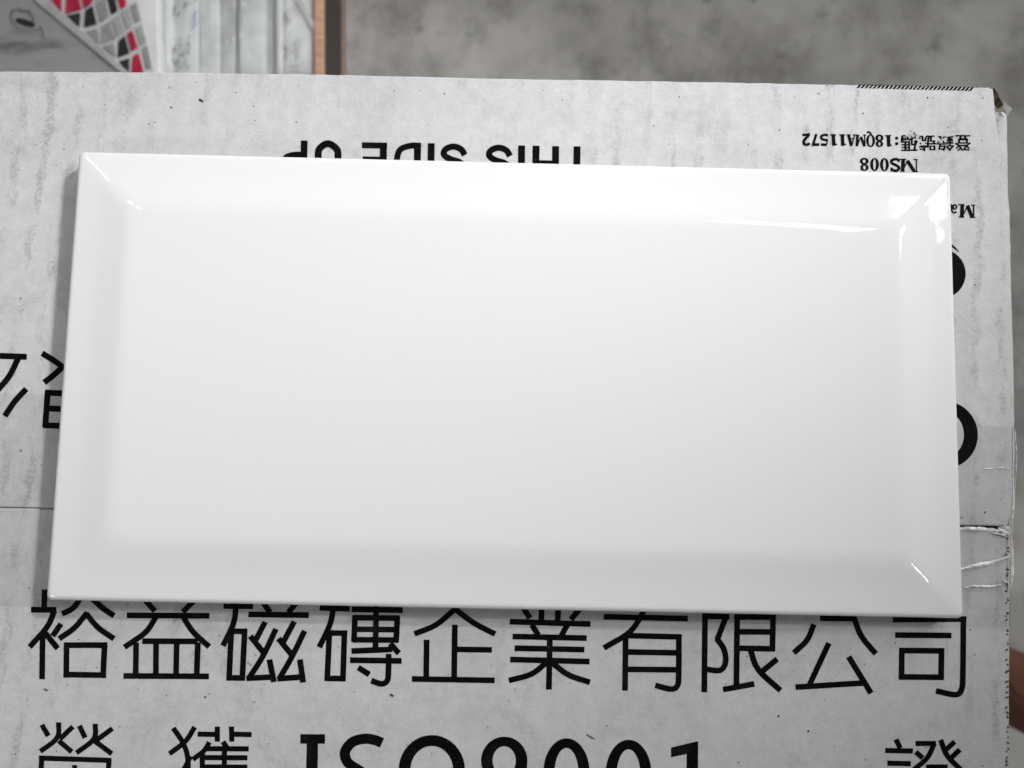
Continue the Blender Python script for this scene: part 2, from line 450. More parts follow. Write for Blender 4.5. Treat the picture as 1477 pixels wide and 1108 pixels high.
def crease(pts, wd, h):
    p = catmull(pts, 7); v = []; f = []
    for i, (x, y) in enumerate(p):
        a, b = p[max(0, i - 1)], p[min(len(p) - 1, i + 1)]
        q = math.hypot(b[0] - a[0], b[1] - a[1]) or 1; nx, ny = -(b[1] - a[1]) / q, (b[0] - a[0]) / q
        t = i / (len(p) - 1); ww = 0.75 * wd * (0.35 + 0.65 * math.sin(math.pi * min(1, 0.15 + t * 0.9))) * random.uniform(0.6, 1.3)
        o = jit(0.5)
        z = TZ if x < 1459 else TZ - (x - 1459) * 0.00022
        v += [at(x + nx * (o - ww), y + ny * (o - ww), z + 0.00003), at(x + nx * o * 1.5, y + ny * o * 1.5, z + h * random.uniform(0.5, 1.1)), at(x + nx * (o + ww), y + ny * (o + ww), z + 0.00003)]
    for i in range(len(p) - 1):
        a = 3 * i; f += [[a, a + 1, a + 4, a + 3], [a + 1, a + 2, a + 5, a + 4]]
    return child('tape_fold', mesh_of(v, f, True), tape, [CREASE])
crease([(1464, 622), (1466, 655), (1465, 690), (1464, 716)], 1.3, 0.0004)  # upright folds added for the glare along the tape's edge
crease([(1461, 690), (1462, 720), (1460.5, 750), (1459, 775)], 2.2, 0.0005)
crease([(1457, 766), (1460, 790), (1459, 815), (1457.5, 842)], 2.4, 0.0006)
crease([(1448, 758), (1455, 763), (1461, 768)], 3.0, 0.0007)
crease([(1432, 769), (1446, 771), (1455, 776)], 2.0, 0.0004)
crease([(1452, 797), (1458, 803), (1462, 806)], 2.4, 0.0006)
crease([(1449, 838), (1455, 841), (1458, 846)], 2.0, 0.0005)
crease([(1420, 676), (1440, 675), (1452, 673)], 0.9, 0.0002)
crease([(1384, 822), (1408, 816), (1432, 811), (1450, 805), (1463, 800)], 4.0, 0.0006)
crease([(1392, 848), (1408, 845.5), (1428, 846), (1444, 843)], 2.6, 0.0005)
crease([(1383, 762.5), (1405, 763), (1430, 764.5), (1452, 767)], 4.2, 0.0006)
crease([(1440, 763), (1450, 768), (1460, 772)], 4.0, 0.0007)
crease([(1456, 770), (1459, 800), (1460, 830), (1457, 850)], 3.0, 0.0005)
crease([(1453, 676), (1458, 675)], 2.0, 0.0004)
# end of an older piece of tape curling off the far corner
cv = [at(1449, 146, BOX_H - 0.002), at(1460, 157, BOX_H - 0.001), at(1452, 168, BOX_H - 0.0035), at(1446, 160, BOX_H - 0.003)]
child('tape_curl', mesh_of(cv, [[0, 1, 2, 3]]), box, [CREASE])
# perforation crumbs along the fold of the near flap
bm = bmesh.new()
for i in range(46):
    y = 772 + i * 7.4 + jit(6); x = 1453.2 + jit(1.6)
    p = at(x, y, BOX_H + 0.0001)
    m_ = Matrix.Translation(p) @ Matrix.Rotation(jit(1.5), 4, 'Z') @ Matrix.Diagonal((0.00035 * random.uniform(0.2, 1.6), 0.00025, 0.00012, 1))
    bmesh.ops.create_icosphere(bm, subdivisions=1, radius=1, matrix=m_)
me = bpy.data.meshes.new('mesh'); bm.to_mesh(me); bm.free()
child('perforation', me, box, [plain('torn_grey_paper', (0.10, 0.10, 0.10), 0.9, 0.5, 900)], kind='stuff')
# crumbs of dirt lying on the flaps
bm = bmesh.new()
SP = [(290, 145, 5, 2.2), (296, 1005.5, 1.6, 1.5), (565, 1003, 4, 1.6), (1166, 1055, 1.8, 1.5), (1123, 1033, 2, 1.5), (1338, 141, 1.5, 1.4), (852, 1063, 8, 1.0), (66, 995, 4, 1.2), (215, 179, 1.3, 1.2), (247, 155, 2.5, 1.0), (1406, 411, 1.4, 1.2), (1421, 739, 1.6, 1.6), (30, 650, 1.6, 1.2), (42, 848, 1.4, 1.2), (943, 181, 1.3, 1.2), (980, 140, 1.5, 1)]
SP += [(random.uniform(0, 1430), random.uniform(120, 215), random.uniform(0.7, 1.5), 0.9) for _ in range(26)] + [(random.uniform(0, 1430), random.uniform(905, 1105), random.uniform(0.6, 1.3), 0.8) for _ in range(40)]
for x, y, a, b in SP:
    p = at(x, y, BOX_H + 0.00008); u = 0.000155
    m_ = Matrix.Translation(p) @ Matrix.Rotation(-0.5 if a > 3 else jit(1.5), 4, 'Z') @ Matrix.Diagonal((u * a, u * b, u * 0.7, 1))
    bmesh.ops.create_icosphere(bm, subdivisions=1, radius=1, matrix=m_)
me = bpy.data.meshes.new('mesh'); bm.to_mesh(me); bm.free()
child('dirt_crumbs', me, box, [plain('dark_dirt', (0.055, 0.045, 0.04), 0.9, 0.4, 900)], kind='stuff')

# ------------------------------------------------------------------ lettering
A = 2.954
def ch(w0=24.5):
    p = Print(0, 820, A); p.w = w0; return p
def draw(p, strokes, dx=0, wd=None):
    for s in strokes:
        p.stroke(wd or p.w, *[(x + dx, y) for x, y in s])
    return p
R4, R5 = 1418, 2886
# 裕
draw(ch(), [[(190, 90), (188, 168)], [(132, 176), (240, 177)], [(232, 180), (200, 250), (126, 335)], [(182, 278), (179, 472)], [(190, 272), (246, 342)], [(260, 236), (224, 288)],
    [(352, 110), (312, 168), (264, 194)], [(390, 126), (436, 168), (486, 202)], [(372, 188), (318, 252), (252, 300)], [(366, 192), (418, 252), (486, 300)],
    [(284, 316), (282, 466)], [(272, 327), (458, 327)], [(446, 316), (439, 467)], [(272, 452), (452, 455)]]).make(lower)
# 益
draw(ch(), [[(612, 128), (660, 182)], [(836, 128), (778, 186)], [(540, 200), (892, 202)], [(664, 208), (620, 272), (530, 336)], [(782, 210), (826, 274), (892, 334)], [(606, 310), (842, 311)],
    [(580, 316), (578, 456)], [(665, 316), (664, 456)], [(753, 316), (750, 456)], [(843, 316), (838, 456)], [(526, 458), (890, 460)]]).make(lower)
STONE = [[(952, 160), (1078, 161)], [(1006, 164), (994, 236), (950, 330)], [(986, 256), (976, 478)], [(990, 268), (1054, 268)], [(1043, 258), (1032, 478)], [(966, 466), (1044, 467)]]
# 磁
draw(ch(), STONE + [[(1112, 130), (1150, 188)], [(1276, 130), (1228, 188)], [(1058, 196), (1316, 199)], [(1130, 228), (1088, 308)], [(1066, 288), (1126, 362)], [(1176, 258), (1120, 374), (1058, 472)], [(1050, 468), (1172, 462)], [(1148, 388), (1167, 484)],
    [(1254, 226), (1208, 312)], [(1186, 298), (1248, 374)], [(1298, 266), (1242, 380), (1188, 474)], [(1182, 470), (1298, 462)], [(1278, 388), (1292, 486)]]).make(lower)
# 磚
draw(ch(), [[(1362, 168), (1490, 172)], [(1420, 172), (1404, 244), (1360, 336)], [(1404, 264), (1394, 478)], [(1400, 275), (1480, 276)], [(1468, 266), (1461, 480)], [(1384, 468), (1470, 470)]] +
     [[(x + R4, y) for x, y in s] for s in [[(80, 174), (298, 178)], [(185, 150), (182, 350)], [(95, 202), (90, 312)], [(84, 210), (285, 212)], [(275, 204), (270, 312)], [(92, 259), (276, 261)], [(84, 304), (280, 305)], [(80, 352), (252, 345)], [(244, 320), (282, 362)],
      [(74, 391), (293, 394)], [(238, 364), (237, 440), (232, 478), (208, 492), (164, 478)], [(108, 422), (156, 452)]]]).make(lower)
# 企 業
draw(ch(), [[(522, 172), (440, 240), (348, 279)], [(520, 172), (600, 232), (692, 280)], [(520, 240), (517, 470)], [(525, 345), (678, 347)], [(400, 304), (398, 466)], [(337, 471), (690, 477)]], R4).make(lower)
draw(ch(), [[(806, 160), (840, 212)], [(890, 160), (888, 228)], [(960, 160), (958, 228)], [(1058, 166), (1014, 218)], [(754, 227), (1098, 237)], [(848, 240), (876, 284)], [(1000, 240), (974, 286)], [(766, 290), (1082, 297)], [(775, 340), (1072, 346)], [(756, 388), (1094, 397)],
     [(925, 290), (921, 516)], [(912, 400), (846, 450), (750, 478)], [(934, 402), (1006, 454), (1096, 485)]], R4).make(lower)
# 有 限 公 司
draw(ch(), [[(1154, 206), (1513, 214)], [(1332, 170), (1268, 268), (1155, 339)], [(1248, 276), (1245, 521)], [(1244, 286), (1486, 292)], [(1256, 356), (1476, 360)], [(1256, 430), (1476, 432)], [(1475, 282), (1474, 450), (1468, 500), (1440, 514), (1374, 498)]], R4).make(lower)
draw(ch(), [[(118, 190), (115, 528)], [(106, 204), (222, 206)], [(208, 204), (170, 304)], [(168, 298), (200, 348), (205, 402), (182, 434), (126, 430)], [(255, 196), (252, 500)], [(246, 207), (420, 207)], [(408, 200), (405, 352)], [(262, 270), (410, 271)], [(262, 340), (416, 343)],
     [(195, 516), (328, 492)], [(312, 350), (346, 432), (440, 520)], [(426, 386), (360, 440)]], R5).make(lower)
draw(ch(), [[(608, 212), (762, 214)], [(752, 208), (784, 288), (846, 364)], [(582, 238), (552, 306), (496, 360)], [(646, 318), (564, 494)], [(504, 506), (796, 488)], [(730, 376), (826, 532)]], R5).make(lower)
draw(ch(), [[(918, 218), (1232, 216)], [(1219, 206), (1217, 440), (1212, 512), (1186, 538), (1102, 522)], [(928, 284), (1168, 286)], [(945, 350), (1138, 351)], [(957, 342), (955, 474)], [(1126, 342), (1124, 474)], [(945, 462), (1136, 464)]], R5).make(lower)
# 榮
draw(ch(22), [[(178, 666), (206, 714)], [(250, 656), (243, 722), (172, 780)], [(311, 674), (256, 726)], [(250, 734), (306, 782)], [(338, 670), (363, 722)], [(406, 662), (400, 726), (326, 786)], [(479, 682), (414, 730)], [(404, 736), (477, 790)],
    [(166, 808), (474, 818)], [(178, 800), (174, 880)], [(465, 812), (460, 884)], [(318, 838), (316, 1080)], [(196, 922), (446, 928)], [(312, 930), (254, 1000), (170, 1052)], [(322, 930), (388, 1006), (470, 1056)]]).make(lower)
# 獲
draw(ch(22), [[(738, 680), (784, 752), (802, 830), (796, 960), (776, 1040), (730, 1050)], [(830, 676), (790, 736), (722, 790)], [(812, 800), (780, 860), (726, 910)], [(842, 706), (936, 708)], [(926, 674), (926, 738)], [(986, 674), (988, 738)], [(980, 706), (1072, 708)],
    [(892, 740), (870, 776), (822, 814)], [(950, 738), (968, 766)], [(880, 768), (1060, 769)], [(860, 806), (1054, 807)], [(856, 846), (1054, 847)], [(862, 786), (862, 896)], [(956, 762), (956, 886)], [(856, 886), (1062, 888)], [(850, 930), (1030, 932)], [(1026, 932), (960, 1010), (840, 1060)], [(880, 950), (960, 1010), (1070, 1056)]]).make(lower)
# ISO9001
B = 4.344
def lat(ox): return Print(ox, 1030, B)
lat(400).poly((145, 126), (299, 127), (298, 186), (255, 186), (250, 520), (292, 521), (292, 578), (136, 576), (136, 518), (178, 518), (184, 186), (144, 186)).make(lower)
lat(400).stroke(64, (656, 182), (610, 163), (545, 155), (468, 178), (424, 240), (444, 306), (520, 358), (590, 406), (614, 466), (574, 524), (486, 546), (384, 516)).make(lower)
lat(400).ring((968, 352), (208, 220), (968, 352), (134, 152)).make(lower)
p9 = lat(400).ring((1422, 292), (145, 150), (1422, 292), (73, 90)); p9.stroke(66, (1532, 300), (1526, 420), (1464, 526), (1330, 548)).make(lower)
lat(740).ring((335, 368), (145, 216), (335, 368), (75, 156)).make(lower)
lat(740).ring((724, 377), (144, 216), (724, 377), (74, 156)).make(lower)
lat(740).poly((990, 210), (1160, 170), (1158, 590), (1086, 590), (1088, 250), (990, 272)).make(lower)
# 證
draw(ch(22), [[(932, 728), (950, 766)], [(886, 776), (1004, 778)], [(895, 830), (995, 832)], [(895, 880), (995, 882)], [(905, 924), (905, 1040)], [(900, 930), (994, 932)], [(985, 928), (984, 1040)], [(900, 1030), (990, 1032)],
    [(1015, 746), (1102, 746)], [(1096, 744), (1064, 808), (998, 866)], [(1016, 782), (1046, 808)], [(1122, 730), (1152, 800), (1214, 862)], [(1182, 738), (1146, 772)], [(1204, 772), (1164, 810)], [(1060, 846), (1152, 846)],
    [(1040, 890), (1170, 892)], [(1050, 890), (1050, 970)], [(1160, 890), (1160, 970)], [(1044, 962), (1166, 964)], [(1070, 985), (1085, 1030)], [(1145, 985), (1128, 1030)], [(1016, 1040), (1196, 1042)]], R5).make(lower)
# upside-down row on the far flap, mostly under the tile
C = 2.64
def chu(): p = Print(0, 480, C); p.w = 23; return p
draw(chu(), [[(-100, 60), (-122, 132)], [(-112, 84), (102, 92)], [(70, 96), (36, 164), (-8, 218)], [(-170, 218), (-96, 262), (-66, 318)], [(100, 214), (56, 262), (18, 318)]]).make(upper)
draw(chu(), [[(160, 78), (214, 112), (244, 136)], [(238, 130), (206, 160), (168, 190)], [(182, 220), (172, 360)], [(172, 228), (300, 234)], [(178, 288), (300, 294)], [(164, 352), (290, 358)]]).make(upper)
# logo discs peeping out on the right
Print(0, 0, 1).disc((1358, 395), (35, 35.5), 48).make(upper, 'printed_emblem')
Print(0, 0, 1).poly((1366, 346), (1373, 352), (1379, 357.5), (1384.6, 364.5), (1379, 361), (1373, 356.5), (1366, 351)).make(upper, 'printed_emblem')
Print(0, 0, 1).ring((1361.5, 627.5), (49, 49), (1353, 627), (37.5, 37.5), 56).make(upper, 'printed_emblem')
# THIS SIDE UP, upside down
D = 3.077
def up(): return Print(380, 180, D)
up().stroke(30, (181, 70), (178, 240)).stroke(26, (190, 134), (130, 134), (94, 152), (92, 196), (130, 212), (180, 214)).make(upper)
up().stroke(31, (243, 240), (243, 150), (248, 108), (286, 84), (326, 110), (331, 150), (331, 240), n=8).make(upper)
up().stroke(27, (437, 91), (549, 93)).stroke(31, (533, 80), (530, 240)).stroke(24, (440, 152), (532, 154)).stroke(26, (436, 228), (530, 230)).make(upper)
up().stroke(31, (684, 80), (682, 246)).stroke(27, (698, 93), (650, 94), (606, 112), (592, 162), (604, 214), (648, 232), (690, 232)).make(upper)
up().stroke(31, (745, 82), (742, 246)).make(upper)
def ess(dx, dy): return up().stroke(28, *[(x + dx, y + dy) for x, y in [(893, 135), (878, 110), (845, 97), (810, 108), (801, 132), (828, 152), (870, 166), (892, 190), (880, 222), (842, 234), (808, 222), (798, 196)]])
ess(0, 0).make(upper); ess(201, 5).make(upper)
up().stroke(31, (1146, 92), (1144, 254)).make(upper)
up().stroke(31, (1210, 93), (1208, 254)).stroke(31, (1297, 95), (1295, 256)).stroke(26, (1210, 170), (1297, 172)).make(upper)
up().stroke(31, (1392, 96), (1390, 256)).stroke(27, (1338, 246), (1444, 249)).make(upper)
# small serif print: registration number and product code
E_ = 10.55
def sm(ox=1150): return Print(ox, 180, E_)
sm().stroke(30, (76, 158), (192, 146)).stroke(34, (182, 152), (130, 206), (98, 250), (106, 292), (146, 306), (192, 284)).make(upper)
sm().stroke(30, (290, 142), (240, 300)).stroke(34, (222, 304), (336, 302)).make(upper)
sm().stroke(30, (468, 166), (420, 154), (366, 176), (374, 218), (430, 232), (462, 240)).stroke(16, (464, 236), (440, 312)).stroke(32, (358, 303), (446, 306)).make(upper)
def one(x, y): return sm().stroke(44, (x, y), (x + 10, y + 172)).stroke(15, (x - 46, y + 6), (x + 44, y + 6)).stroke(16, (x, y + 168), (x + 58, y + 148))
one(547, 148).make(upper); one(684, 148).make(upper)
sm().stroke(36, (778, 152), (824, 326)).stroke(15, (872, 156), (828, 322)).stroke(13, (790, 212), (858, 213)).stroke(13, (752, 155), (812, 155)).stroke(13, (842, 156), (900, 156)).make(upper)
sm().stroke(34, (916, 154), (908, 330)).stroke(15, (1024, 156), (1030, 332)).stroke(13, (914, 326), (964, 186)).stroke(32, (968, 184), (1022, 330)).stroke(13, (890, 158), (945, 158)).stroke(13, (1004, 158), (1044, 158)).make(upper)
sm().ring((1115, 244), (66, 96), (1115, 244), (34, 80)).stroke(22, (1124, 150), (1108, 122), (1082, 112), (1056, 122)).make(upper)
sm().ring((1250, 202), (60, 52), (1250, 202), (26, 32)).ring((1250, 292), (56, 48), (1250, 292), (24, 30)).make(upper)
one(1384, 160).make(upper)
sm(1270).disc((245, 205), (27, 25)).disc((246, 289), (27, 25)).make(upper)
def cjk(c, x0, y0, x1, y1):
    """a small print character, set upside down in the box x0..x1, y0..y1 of the photograph"""
    cu = bpy.data.curves.new('glyph', 'FONT'); cu.body = c; cu.offset = 0.010; cu.resolution_u = 3
    o = bpy.data.objects.new('glyph', cu); COL.objects.link(o)
    bpy.context.view_layer.update()
    me = bpy.data.meshes.new_from_object(o.evaluated_get(bpy.context.evaluated_depsgraph_get()))
    bpy.data.objects.remove(o); bpy.data.curves.remove(cu)
    if not len(me.vertices): return
    xs = [v.co.x for v in me.vertices]; ys = [v.co.y for v in me.vertices]
    for v in me.vertices:
        u = (v.co.x - min(xs)) / (max(xs) - min(xs)); t = (v.co.y - min(ys)) / (max(ys) - min(ys))
        v.co = at(x1 - (x1 - x0) * u, y0 + (y1 - y0) * t, INK_Z)
    n0 = len(me.vertices); bm = bmesh.new(); bm.from_mesh(me)      # over-print, as the blotted ink of the carton
    dup = bmesh.ops.duplicate(bm, geom=bm.verts[:] + bm.edges[:] + bm.faces[:])
    for el in dup['geom']:
        if isinstance(el, bmesh.types.BMVert): el.co += Vector((0.00014, 0.00003, 0.000003))
    for fc in bm.faces:
        fc.normal_update()
        if fc.normal.z < 0: fc.normal_flip()
    bm.to_mesh(me); bm.free()
    me.materials.clear()
    child('printed_character', me, upper, [INK])
for c, a, b in (('碼', 306, 562), ('號', 580, 842), ('錄', 850, 1112), ('登', 1128, 1370)):
    cjk(c, 1270 + a / E_, 180 + 158 / E_, 1270 + b / E_, 180 + 402 / E_)
sm().ring((1018, 556), (66, 52), (1018, 556), (28, 30)).ring((1022, 652), (62, 52), (1022, 652), (26, 32)).make(upper)
sm().ring((1175, 606), (66, 100), (1175, 606), (26, 84)).make(upper)
sm().ring((1326, 608), (66, 100), (1326, 608), (26, 84)).make(upper)
sm(1270).stroke(34, (284, 562), (262, 532), (214, 526), (164, 552), (180, 590), (246, 622), (284, 660), (250, 698), (196, 696), (160, 664)).stroke(12, (284, 520), (284, 572)).stroke(12, (160, 650), (158, 712)).make(upper)
sm(1270).stroke(46, (346, 528), (336, 710)).stroke(14, (548, 530), (546, 708)).stroke(14, (338, 706), (410, 548)).stroke(44, (408, 546), (512, 708)).stroke(13, (292, 525), (392, 526)).stroke(13, (500, 530), (568, 532)).stroke(13, (300, 709), (372, 710)).stroke(13, (486, 711), (572, 712)).make(upper)
def sm3(): return Print(1360, 280, 11.077)
sm3().stroke(50, (310, 168), (302, 368)).stroke(18, (490, 174), (492, 368)).stroke(15, (312, 366), (386, 196)).stroke(48, (390, 180), (466, 370)).stroke(14, (240, 168), (346, 168)).stroke(14, (446, 178), (516, 178)).stroke(14, (250, 366), (342, 370)).stroke(14, (430, 371), (522, 374)).make(upper)
sm3().ring((186, 206), (44, 44), (190, 206), (18, 26)).stroke(22, (130, 160), (142, 240), (150, 282), (180, 300), (220, 286)).make(upper)
# a rub that took the ink off one character
SCUFF = plain('rubbed_paper', (0.46, 0.455, 0.455), 0.8, 0.2, 1500)
sc_ = Print(1270, 180, E_, INK_Z + 0.00002)
sc_.poly((428, 128), (470, 98), (520, 120), (560, 150), (600, 160), (590, 196), (540, 188), (520, 170), (470, 196), (440, 214), (420, 180))
sc_.poly((505, 215), (540, 205), (580, 214), (560, 232), (515, 240))
sc_.make(upper, 'scuff_mark', SCUFF)
sc_ = Print(1270, 180, E_, INK_Z + 0.00003)
sc_.poly((498, 120), (520, 104), (532, 140), (552, 158), (530, 170), (508, 150)).poly((440, 92), (476, 90), (480, 99), (446, 102)).poly((460, 176), (478, 168), (486, 190), (468, 196))
sc_.make(upper, 'scuff_mark', plain('smeared_ink', (0.10, 0.09, 0.09), 0.8, 0.5, 2500))
# hatched bar along the far fold
hb = Print(0, 0, 1)
for i in range(29):
    x = 1235 + i * 5.78; y = 121.6 + (x - 1235) * 0.0255
    hb.poly((x, y + 5.4), (x + 3.9, y + 5.4), (x + 8.6, y), (x + 4.7, y))
hb.make(upper, 'hatched_bar')

# ------------------------------------------------------------------ the bevelled tile
def tile():
    R0 = 0.0012; hw, hd = 0.1009, 0.0508
    prof = [(0.0016, 0.0), (0.0008, 0.0004), (0.0003, 0.0016), (0.0002, 0.0030)]
    z_side = 0.0044
    for i in range(7):                       # rolled arris
        t = math.pi / 2 * i / 6
        prof.append((0.0002 + 0.0013 * (1 - math.cos(t)), z_side + 0.0013 * math.sin(t)))
    d, z = prof[-1]
    def slope(d):
        if d < 0.0114: q = 5.6 + 4.4 * min(1, max(0, (d - 0.0045) / 0.004))
        else:
            t = min(1, (d - 0.0114) / 0.0044); q = 10.0 * (1 - t * t * (3 - 2 * t))
        return math.tan(math.radians(q))
    while d < 0.0158:
        z += slope(d + 0.00015) * 0.0003; d += 0.0003; prof.append((d, z))
    prof.append((d + 0.0004, z)); prof.append((d + 0.002, z))
    n = 7; v = []; f = []
    for (d, z) in prof:
        r = R0 + max(0, d - 0.002) * 0.19
        for q, (sx, sy) in enumerate(((1, 1), (-1, 1), (-1, -1), (1, -1))):
            cx, cy = sx * (hw - d - r), sy * (hd - d - r)
            for i in range(n):
                a = q * math.pi / 2 + math.pi / 2 * i / (n - 1)
                v.append(Vector((cx + r * math.cos(a), cy + r * math.sin(a), BOX_H + 0.00035 + z)))
    m = 4 * n
    for k in range(len(prof) - 1):
        for i in range(m):
            j = (i + 1) % m; f.append([k * m + i, k * m + j, (k + 1) * m + j, (k + 1) * m + i])
    top = (len(prof) - 1) * m
    f.append([top + i for i in range(m)])
    f.append([i for i in range(m)][::-1])
    me = mesh_of(v, f, True)
    me.polygons[len(f) - 1].use_smooth = False
    o = link('ceramic_tile', me, None, [GLAZE, BISQUE], 'glossy white rectangular ceramic tile with sloping edges lying on the lettered cardboard box', 'tile')
    me.polygons[len(f) - 1].material_index = 1
    return o
tile()

# ------------------------------------------------------------------ things on the floor behind the box
LOWZ = 0.040
def ground_z(o): return o
# carton carrying a mosaic sheet
mz = 0.046
mc = empty('mosaic_carton', at(120, 40, 0), 'white carton faced with a curved mosaic of crimson, black and grey pieces', 'carton')
child('body', prism(px_poly([(-190, -170), (226, -170), (230, 112), (-190, 112)], mz), 0.0, 0.001), mc, [plain('white_gloss_carton', (0.74, 0.74, 0.75), 0.35, 0.05)])
CRIM = plain('crimson_glass', (0.42, 0.018, 0.055), 0.35, 0.25, 300)
BLK = plain('black_glass', (0.022, 0.024, 0.024), 0.35, 0.4, 300)
GRY = plain('grey_glass', (0.30, 0.31, 0.305), 0.35, 0.18, 300)
GR2 = plain('light_grey_glass', (0.40, 0.41, 0.40), 0.35, 0.18, 300)
K = 6.154
CELLS = [(CRIM, [(380, -40), (542, -40), (545, 112), (520, 104)]), (CRIM, [(582, -40), (696, -40), (722, 84), (574, 118)]), (CRIM, [(716, -40), (828, -40), (812, 22), (742, 78)]),
         (BLK, [(580, 134), (714, 108), (704, 232), (680, 232)]), (BLK, [(750, 92), (818, 44), (858, 212), (742, 240)]), (GRY, [(842, 18), (930, -20), (966, 144), (884, 196)]), (BLK, [(942, -40), (1012, -40), (1042, 92), (984, 128)]), (CRIM, [(1032, -40), (1116, -40), (1112, 46), (1066, 84)]),
         (GRY, [(722, 284), (868, 248), (882, 392), (846, 376)]), (GRY, [(894, 236), (974, 186), (1026, 342), (896, 388)]), (GR2, [(990, 174), (1052, 122), (1104, 274), (1038, 328)]), (GR2, [(1068, 106), (1136, 62), (1180, 200), (1116, 258)]), (GRY, [(1152, 52), (1206, 16), (1248, 178), (1194, 200)]),
         (GRY, [(900, 412), (1014, 372), (1024, 512), (1008, 498)]), (BLK, [(1046, 362), (1104, 308), (1146, 470), (1040, 510)]), (CRIM, [(1122, 296), (1170, 266), (1220, 418), (1160, 454)]), (GR2, [(1204, 248), (1256, 212), (1298, 368), (1242, 402)]),
         (BLK, [(1052, 540), (1146, 514), (1142, 650), (1120, 650)]), (CRIM, [(1172, 500), (1228, 466), (1276, 650), (1160, 650)]), (GRY, [(1258, 432), (1308, 398), (1346, 600), (1292, 610)]),
         (GRY, [(842, -150), (930, -150), (930, -40), (842, 0)]), (CRIM, [(582, -150), (696, -150), (696, -60), (582, -60)]), (CRIM, [(1032, -150), (1116, -150), (1116, -60), (1032, -60)])]
grout = child('grout_bed', prism(px_poly([(40, -40), (195, -40), (197, 0), (220, 94), (223, 110), (120, 110), (40, 60)], mz + 0.0006), mz + 0.0001), mc, [plain('pale_grout', (0.58, 0.58, 0.57), 0.8, 0.1)])
for m_, c in CELLS:
    child('mosaic_piece', prism([at(x / K, y / K, mz + 0.0012) for x, y in c], mz + 0.0004, 0.00025, 1), grout, [m_])
# grey lid lying across it
gz = 0.056
gl = empty('grey_carton_lid', at(60, 50, mz + 0.0014), 'tilted grey board lid with a dark oval hand hole, overlapping the mosaic', 'lid')
GREYB = NT('dirty_grey_board')
g_ = GREYB.ramp(GREYB.noise(1.0, 4, 0.6, GREYB.mapping((26, 120, 40))), 0.5, 0.68)
GREYB.color(GREYB.mix(g_, (0.27, 0.265, 0.265), (0.12, 0.118, 0.118))); GREYB.set(Roughness=0.6)
lid_pts = [(-230, -170), (-80, -170), (60, 2), (176, 103), (182, 112), (-230, 112)]
def lz(x, y): return gz + 0.004 - 0.003 * max(0, y) / 110
lid_top = [at(x, y, lz(x, y)) for x, y in lid_pts]
child('panel', prism(lid_top, mz + 0.0016, 0.0003, 1), gl, [GREYB.m])
# its raised pale rim along the slanted edge
rim = [(-86, -172), (-74, -176), (66, -3), (185, 104), (190, 112), (178, 112), (173, 104), (54, 4)]
child('rim', prism([at(x, y, lz(x, y) + 0.0012) for x, y in rim], mz + 0.0014, 0.0004, 2), gl, [plain('pale_board_edge', (0.36, 0.355, 0.36), 0.6)])
hole = [(36 + 14.5 * math.cos(t) + 2.0 * math.sin(t), 32.5 + 5.2 * math.sin(t) + 3.2 * math.cos(t)) for t in [2 * math.pi * i / 24 for i in range(24)]]
child('hand_hole_shade', prism([at(x, y, lz(x, y) + 0.0003) for x, y in hole], lz(0, 60)), gl, [plain('hole_shade', (0.012, 0.012, 0.012), 0.9)])  # dark plate laid on the lid; the hole's shade is its colour
pr = Print(0, 0, K, gz + 0.0044)
for s in ([(140, 80), (105, 100), (105, 170), (150, 240), (210, 270)], [(150, 75), (190, 96), (250, 100), (290, 150), (300, 210)], [(250, 120), (260, 96)], [(350, 230), (378, 280), (385, 330), (410, 360)], [(200, 268), (330, 270)]):
    pr.stroke(13, *s)
pr.make(gl, 'worn_print', plain('grey_print', (0.09, 0.09, 0.09), 0.8, 0.4, 500))
# shrink-wrapped packs standing next to it
def film_material():
    k = NT('wrinkled_clear_film'); t = k.t; t.nodes.remove(k.b)
    tr = k.n('ShaderNodeBsdfTransparent'); tr.inputs[0].default_value = (0.95, 0.96, 0.955, 1)
    gls = k.n('ShaderNodeBsdfGlossy'); gls.inputs['Roughness'].default_value = 0.12
    bp = k.n('ShaderNodeBump'); bp.inputs['Distance'].default_value = 0.002; bp.inputs['Strength'].default_value = 0.8
    k.l(k.noise(130, 4, 0.6, k.mapping((1.8, 0.5, 1))), bp.inputs['Height'])
    k.l(bp.outputs[0], gls.inputs['Normal']); fr = thin_film(k, bp)
    mx = k.n('ShaderNodeMixShader'); k.l(fr, mx.inputs[0]); k.l(tr.outputs[0], mx.inputs[1]); k.l(gls.outputs[0], mx.inputs[2])
    k.l(mx.outputs[0], [n for n in t.nodes if n.type == 'OUTPUT_MATERIAL'][0].inputs['Surface'])
    return k.m
FILM = film_material()
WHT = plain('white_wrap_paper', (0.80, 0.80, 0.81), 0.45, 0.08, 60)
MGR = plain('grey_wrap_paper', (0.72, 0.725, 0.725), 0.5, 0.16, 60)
DGR = plain('shaded_grey_wrap', (0.57, 0.575, 0.575), 0.5, 0.18, 60)  # darker copy of the grey wrap, shade put into the colour
LGR = plain('pale_green_grey_wrap', (0.70, 0.72, 0.71), 0.45, 0.12, 60)
PG = 'film-wrapped tile packs behind the cardboard box'
